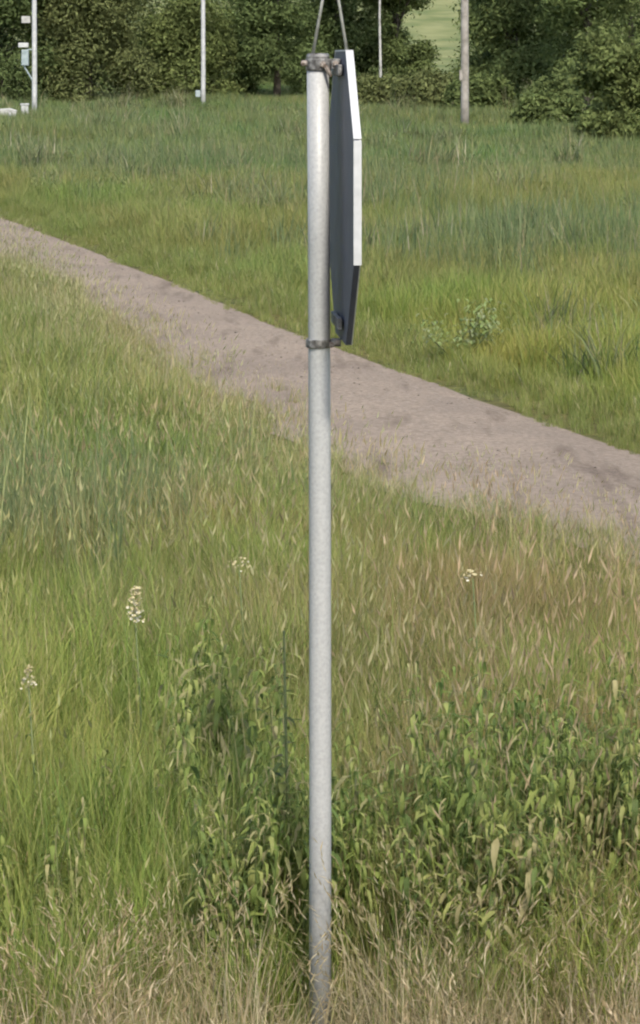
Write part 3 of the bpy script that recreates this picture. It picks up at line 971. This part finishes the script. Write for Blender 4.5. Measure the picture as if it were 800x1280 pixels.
x, y = field(44.0, 104.0, 3.8, 2.0, 0.06)
k = x > path_far(y) + 0.3
x, y = x[k], y[k]
h = (0.35 + 1.1 * n_height(x, y, 0.35)) * (0.7 + 0.3 * sstep(85, 60, y))
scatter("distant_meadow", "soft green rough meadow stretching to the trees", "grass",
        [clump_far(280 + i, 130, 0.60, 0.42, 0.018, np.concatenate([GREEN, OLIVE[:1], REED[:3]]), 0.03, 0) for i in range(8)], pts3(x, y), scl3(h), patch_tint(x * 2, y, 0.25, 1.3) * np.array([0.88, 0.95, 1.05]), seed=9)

# -- rough tussocks standing out of the far meadow
x, y = field(20.0, 96.0, 0.9, 2.0, 0.06)
k = (x > path_far(y) + 1.2) & (rng.random(len(x)) < sstep(0.35, 0.7, n_edge(x * 0.6, y * 0.3, 0.7)))
x, y = x[k], y[k]
v = rng.random((len(x), 1))
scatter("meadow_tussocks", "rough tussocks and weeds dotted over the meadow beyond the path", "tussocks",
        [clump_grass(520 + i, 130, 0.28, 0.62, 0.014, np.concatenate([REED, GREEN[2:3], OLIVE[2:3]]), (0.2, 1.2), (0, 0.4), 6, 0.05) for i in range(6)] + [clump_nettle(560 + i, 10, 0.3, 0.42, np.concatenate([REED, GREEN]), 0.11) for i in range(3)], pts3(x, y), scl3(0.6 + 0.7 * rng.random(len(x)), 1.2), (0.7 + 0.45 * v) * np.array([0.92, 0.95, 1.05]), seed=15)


# -- loose stones on the gravel
def pebble(seed):
    r = np.random.default_rng(seed)
    bm = bmesh.new()
    bmesh.ops.create_icosphere(bm, subdivisions=1, radius=1.0)
    V = np.array([v.co[:] for v in bm.verts]) * (1 + 0.18 * r.normal(size=(len(bm.verts), 1))) * np.array([1, 0.75, 0.5])
    Ff = [[v.index for v in f.verts] for f in bm.faces]
    bm.free()
    c = Clump(); c.add(V, Ff, np.array([0.24, 0.20, 0.165]) * (0.6 + 0.9 * r.random()))
    return c


x, y = field(11.0, 44.0, 30, 1.6, 0.05)
t = (x - path_near(y)) / (path_far(y) - path_near(y))
k = (t > 0.0) & (t < 1.0) & (rng.random(len(x)) < 0.25 + 0.75 * (n_fine(x, y, 1.5) > 0.55))
x, y, t = x[k], y[k], t[k]
P = pts3(x, y); P[:, 2] += 0.006 + 0.05 * (1 - (2 * t - 1) ** 2)
scatter("loose_gravel", "small loose stones scattered over the gravel path", "gravel",
        [pebble(700 + i) for i in range(6)], P, scl3(0.004 + 0.010 * rng.random(len(x)) ** 2.5), np.ones((len(x), 3)) * (0.7 + 0.6 * rng.random((len(x), 1))), M_GRASS, seed=21)


# ------------------------------------------------------------------ single plants one can point at
def stem_tube(bm, p0, p1, r): tube(bm, [p0, ((p0[0] + p1[0]) / 2 + 0.01, (p0[1] + p1[1]) / 2, (p0[2] + p1[2]) / 2), p1], [r, r * 0.85, r * 0.6], 5)


M_STEM = noise_mat("green_stem", (0.08, 0.11, 0.035), (0.13, 0.15, 0.05), 20, 0.7)
M_BUD = noise_mat("tan_buds", (0.30, 0.25, 0.12), (0.48, 0.42, 0.24), 60, 0.8)
M_PETAL = noise_mat("cream_blossom", (0.42, 0.37, 0.24), (0.62, 0.58, 0.46), 60, 0.8)


def flower(label, px, py, z, w, h, n, seed):
    r = np.random.default_rng(seed)
    p = at(px, py, z)
    root = empty("flowering_plant", (p[0], p[1], 0))
    tag(root, label, "flower", "cream flowering plants in the long grass")
    bm = bmesh.new(); stem_tube(bm, (0.02, 0, 0), (0, 0, z - h * 0.4), 0.005)
    from_bm("stem", bm, M_STEM, root, True)
    c = Clump()
    for i in range(7):
        a = r.random() * 6.28
        zz = z * (0.2 + 0.6 * i / 7)
        c.leaf((0.01, 0, zz), (math.cos(a), math.sin(a), 0.6), 0.06, 0.014, 0.8, pick(r, GREEN) * 0.8)
    link(bpy.data.objects.new("leaves", c.mesh("leaves", M_LEAF)), root)
    # blossom: small five-sided florets in loose tiers, open and white below, tan buds above
    bm = bmesh.new()
    bm_open, bm_bud = bm, bmesh.new()
    for i in range(n):
        t = r.random()
        bm = bm_open if r.random() > 0.25 + 0.9 * t else bm_bud
        a = r.random() * 6.28
        q = w * 0.5 * math.sqrt(r.random()) * (1 - 0.55 * t)
        cx, cy, cz = q * math.cos(a), q * math.sin(a), z - h * 0.5 + h * t
        s_ = 0.003 + 0.0035 * r.random()
        tl = Vector((r.normal() * 0.5, r.normal() * 0.5 - 0.3, 1)).normalized()
        u = tl.cross(Vector((0.3, 1, 0))).normalized(); v = tl.cross(u)
        ring = [bm.verts.new(Vector((cx, cy, cz)) + (u * math.cos(k * 1.2566) + v * math.sin(k * 1.2566)) * s_) for k in range(5)]
        ctr = bm.verts.new(Vector((cx, cy, cz)) - tl * s_ * 0.35)
        for k in range(5): bm.faces.new((ring[k], ring[(k + 1) % 5], ctr))
    from_bm("blossom", bm_open, M_PETAL, root)
    from_bm("buds", bm_bud, M_BUD, root)
    return root


flower("brightest cream blossom head standing in the grass left of the post", 169, 755, 0.70, 0.07, 0.12, 170, 1)
flower("faint cream blossom between the post and the bright blossom head", 299, 703, 0.66, 0.11, 0.05, 45, 2)
flower("flat pale blossom in the grass right of the post", 591, 718, 0.66, 0.10, 0.04, 36, 3)
flower("small pale blossom near the left edge of the picture", 36, 846, 0.66, 0.05, 0.075, 55, 4)

# tall dark dock plant standing against the grass just left of the post
r = np.random.default_rng(5)
p = at(355, 1185, 0.08)
root = empty("dock_plant", (p[0], p[1], 0))
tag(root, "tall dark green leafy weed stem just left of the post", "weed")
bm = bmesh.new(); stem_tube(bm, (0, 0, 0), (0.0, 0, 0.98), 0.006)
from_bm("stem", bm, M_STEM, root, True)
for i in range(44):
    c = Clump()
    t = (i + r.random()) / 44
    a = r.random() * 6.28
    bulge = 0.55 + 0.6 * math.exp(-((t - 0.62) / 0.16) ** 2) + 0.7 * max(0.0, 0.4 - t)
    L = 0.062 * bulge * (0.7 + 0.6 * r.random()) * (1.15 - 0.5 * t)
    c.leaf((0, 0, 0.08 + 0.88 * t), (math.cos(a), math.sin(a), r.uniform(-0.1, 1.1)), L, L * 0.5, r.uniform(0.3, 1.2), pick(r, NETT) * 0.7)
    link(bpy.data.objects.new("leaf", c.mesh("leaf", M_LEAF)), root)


# pale grey-green mugwort-like weeds in the meadow beyond the path
def weed(label, px, py, d, hgt, spread, n, seed, pal):
    r = np.random.default_rng(seed)
    root = empty("meadow_weed", (lateral(px, d), d, float(ground_z(d))))
    tag(root, label, "weed")
    bm = bmesh.new()
    ends = []
    for i in range(5):
        a = r.random() * 6.28
        e = (math.cos(a) * spread * 0.6, math.sin(a) * spread * 0.6, hgt * (0.75 + 0.3 * r.random()))
        stem_tube(bm, (0, 0, 0), e, 0.008); ends.append(e)
    from_bm("stem", bm, M_STEM, root, True)
    c = Clump()
    for i in range(n):
        e = np.array(ends[r.integers(5)]); t = 0.3 + 0.8 * r.random()
        a = r.random() * 6.28
        c.leaf(e * t + r.normal(size=3) * 0.07 + np.array([0, 0, 0.07]), (math.cos(a), math.sin(a), 0.5), 0.075, 0.028, 0.7, pick(r, pal))
    link(bpy.data.objects.new("leaves", c.mesh("leaves", M_LEAF)), root)


PALE = np.array([[0.22, 0.27, 0.10], [0.19, 0.25, 0.08], [0.28, 0.31, 0.16]])
weed("pale grey green weed in the grass beyond the path, right of the sign", 572, 415, 22.2, 0.38, 0.55, 420, 11, PALE)
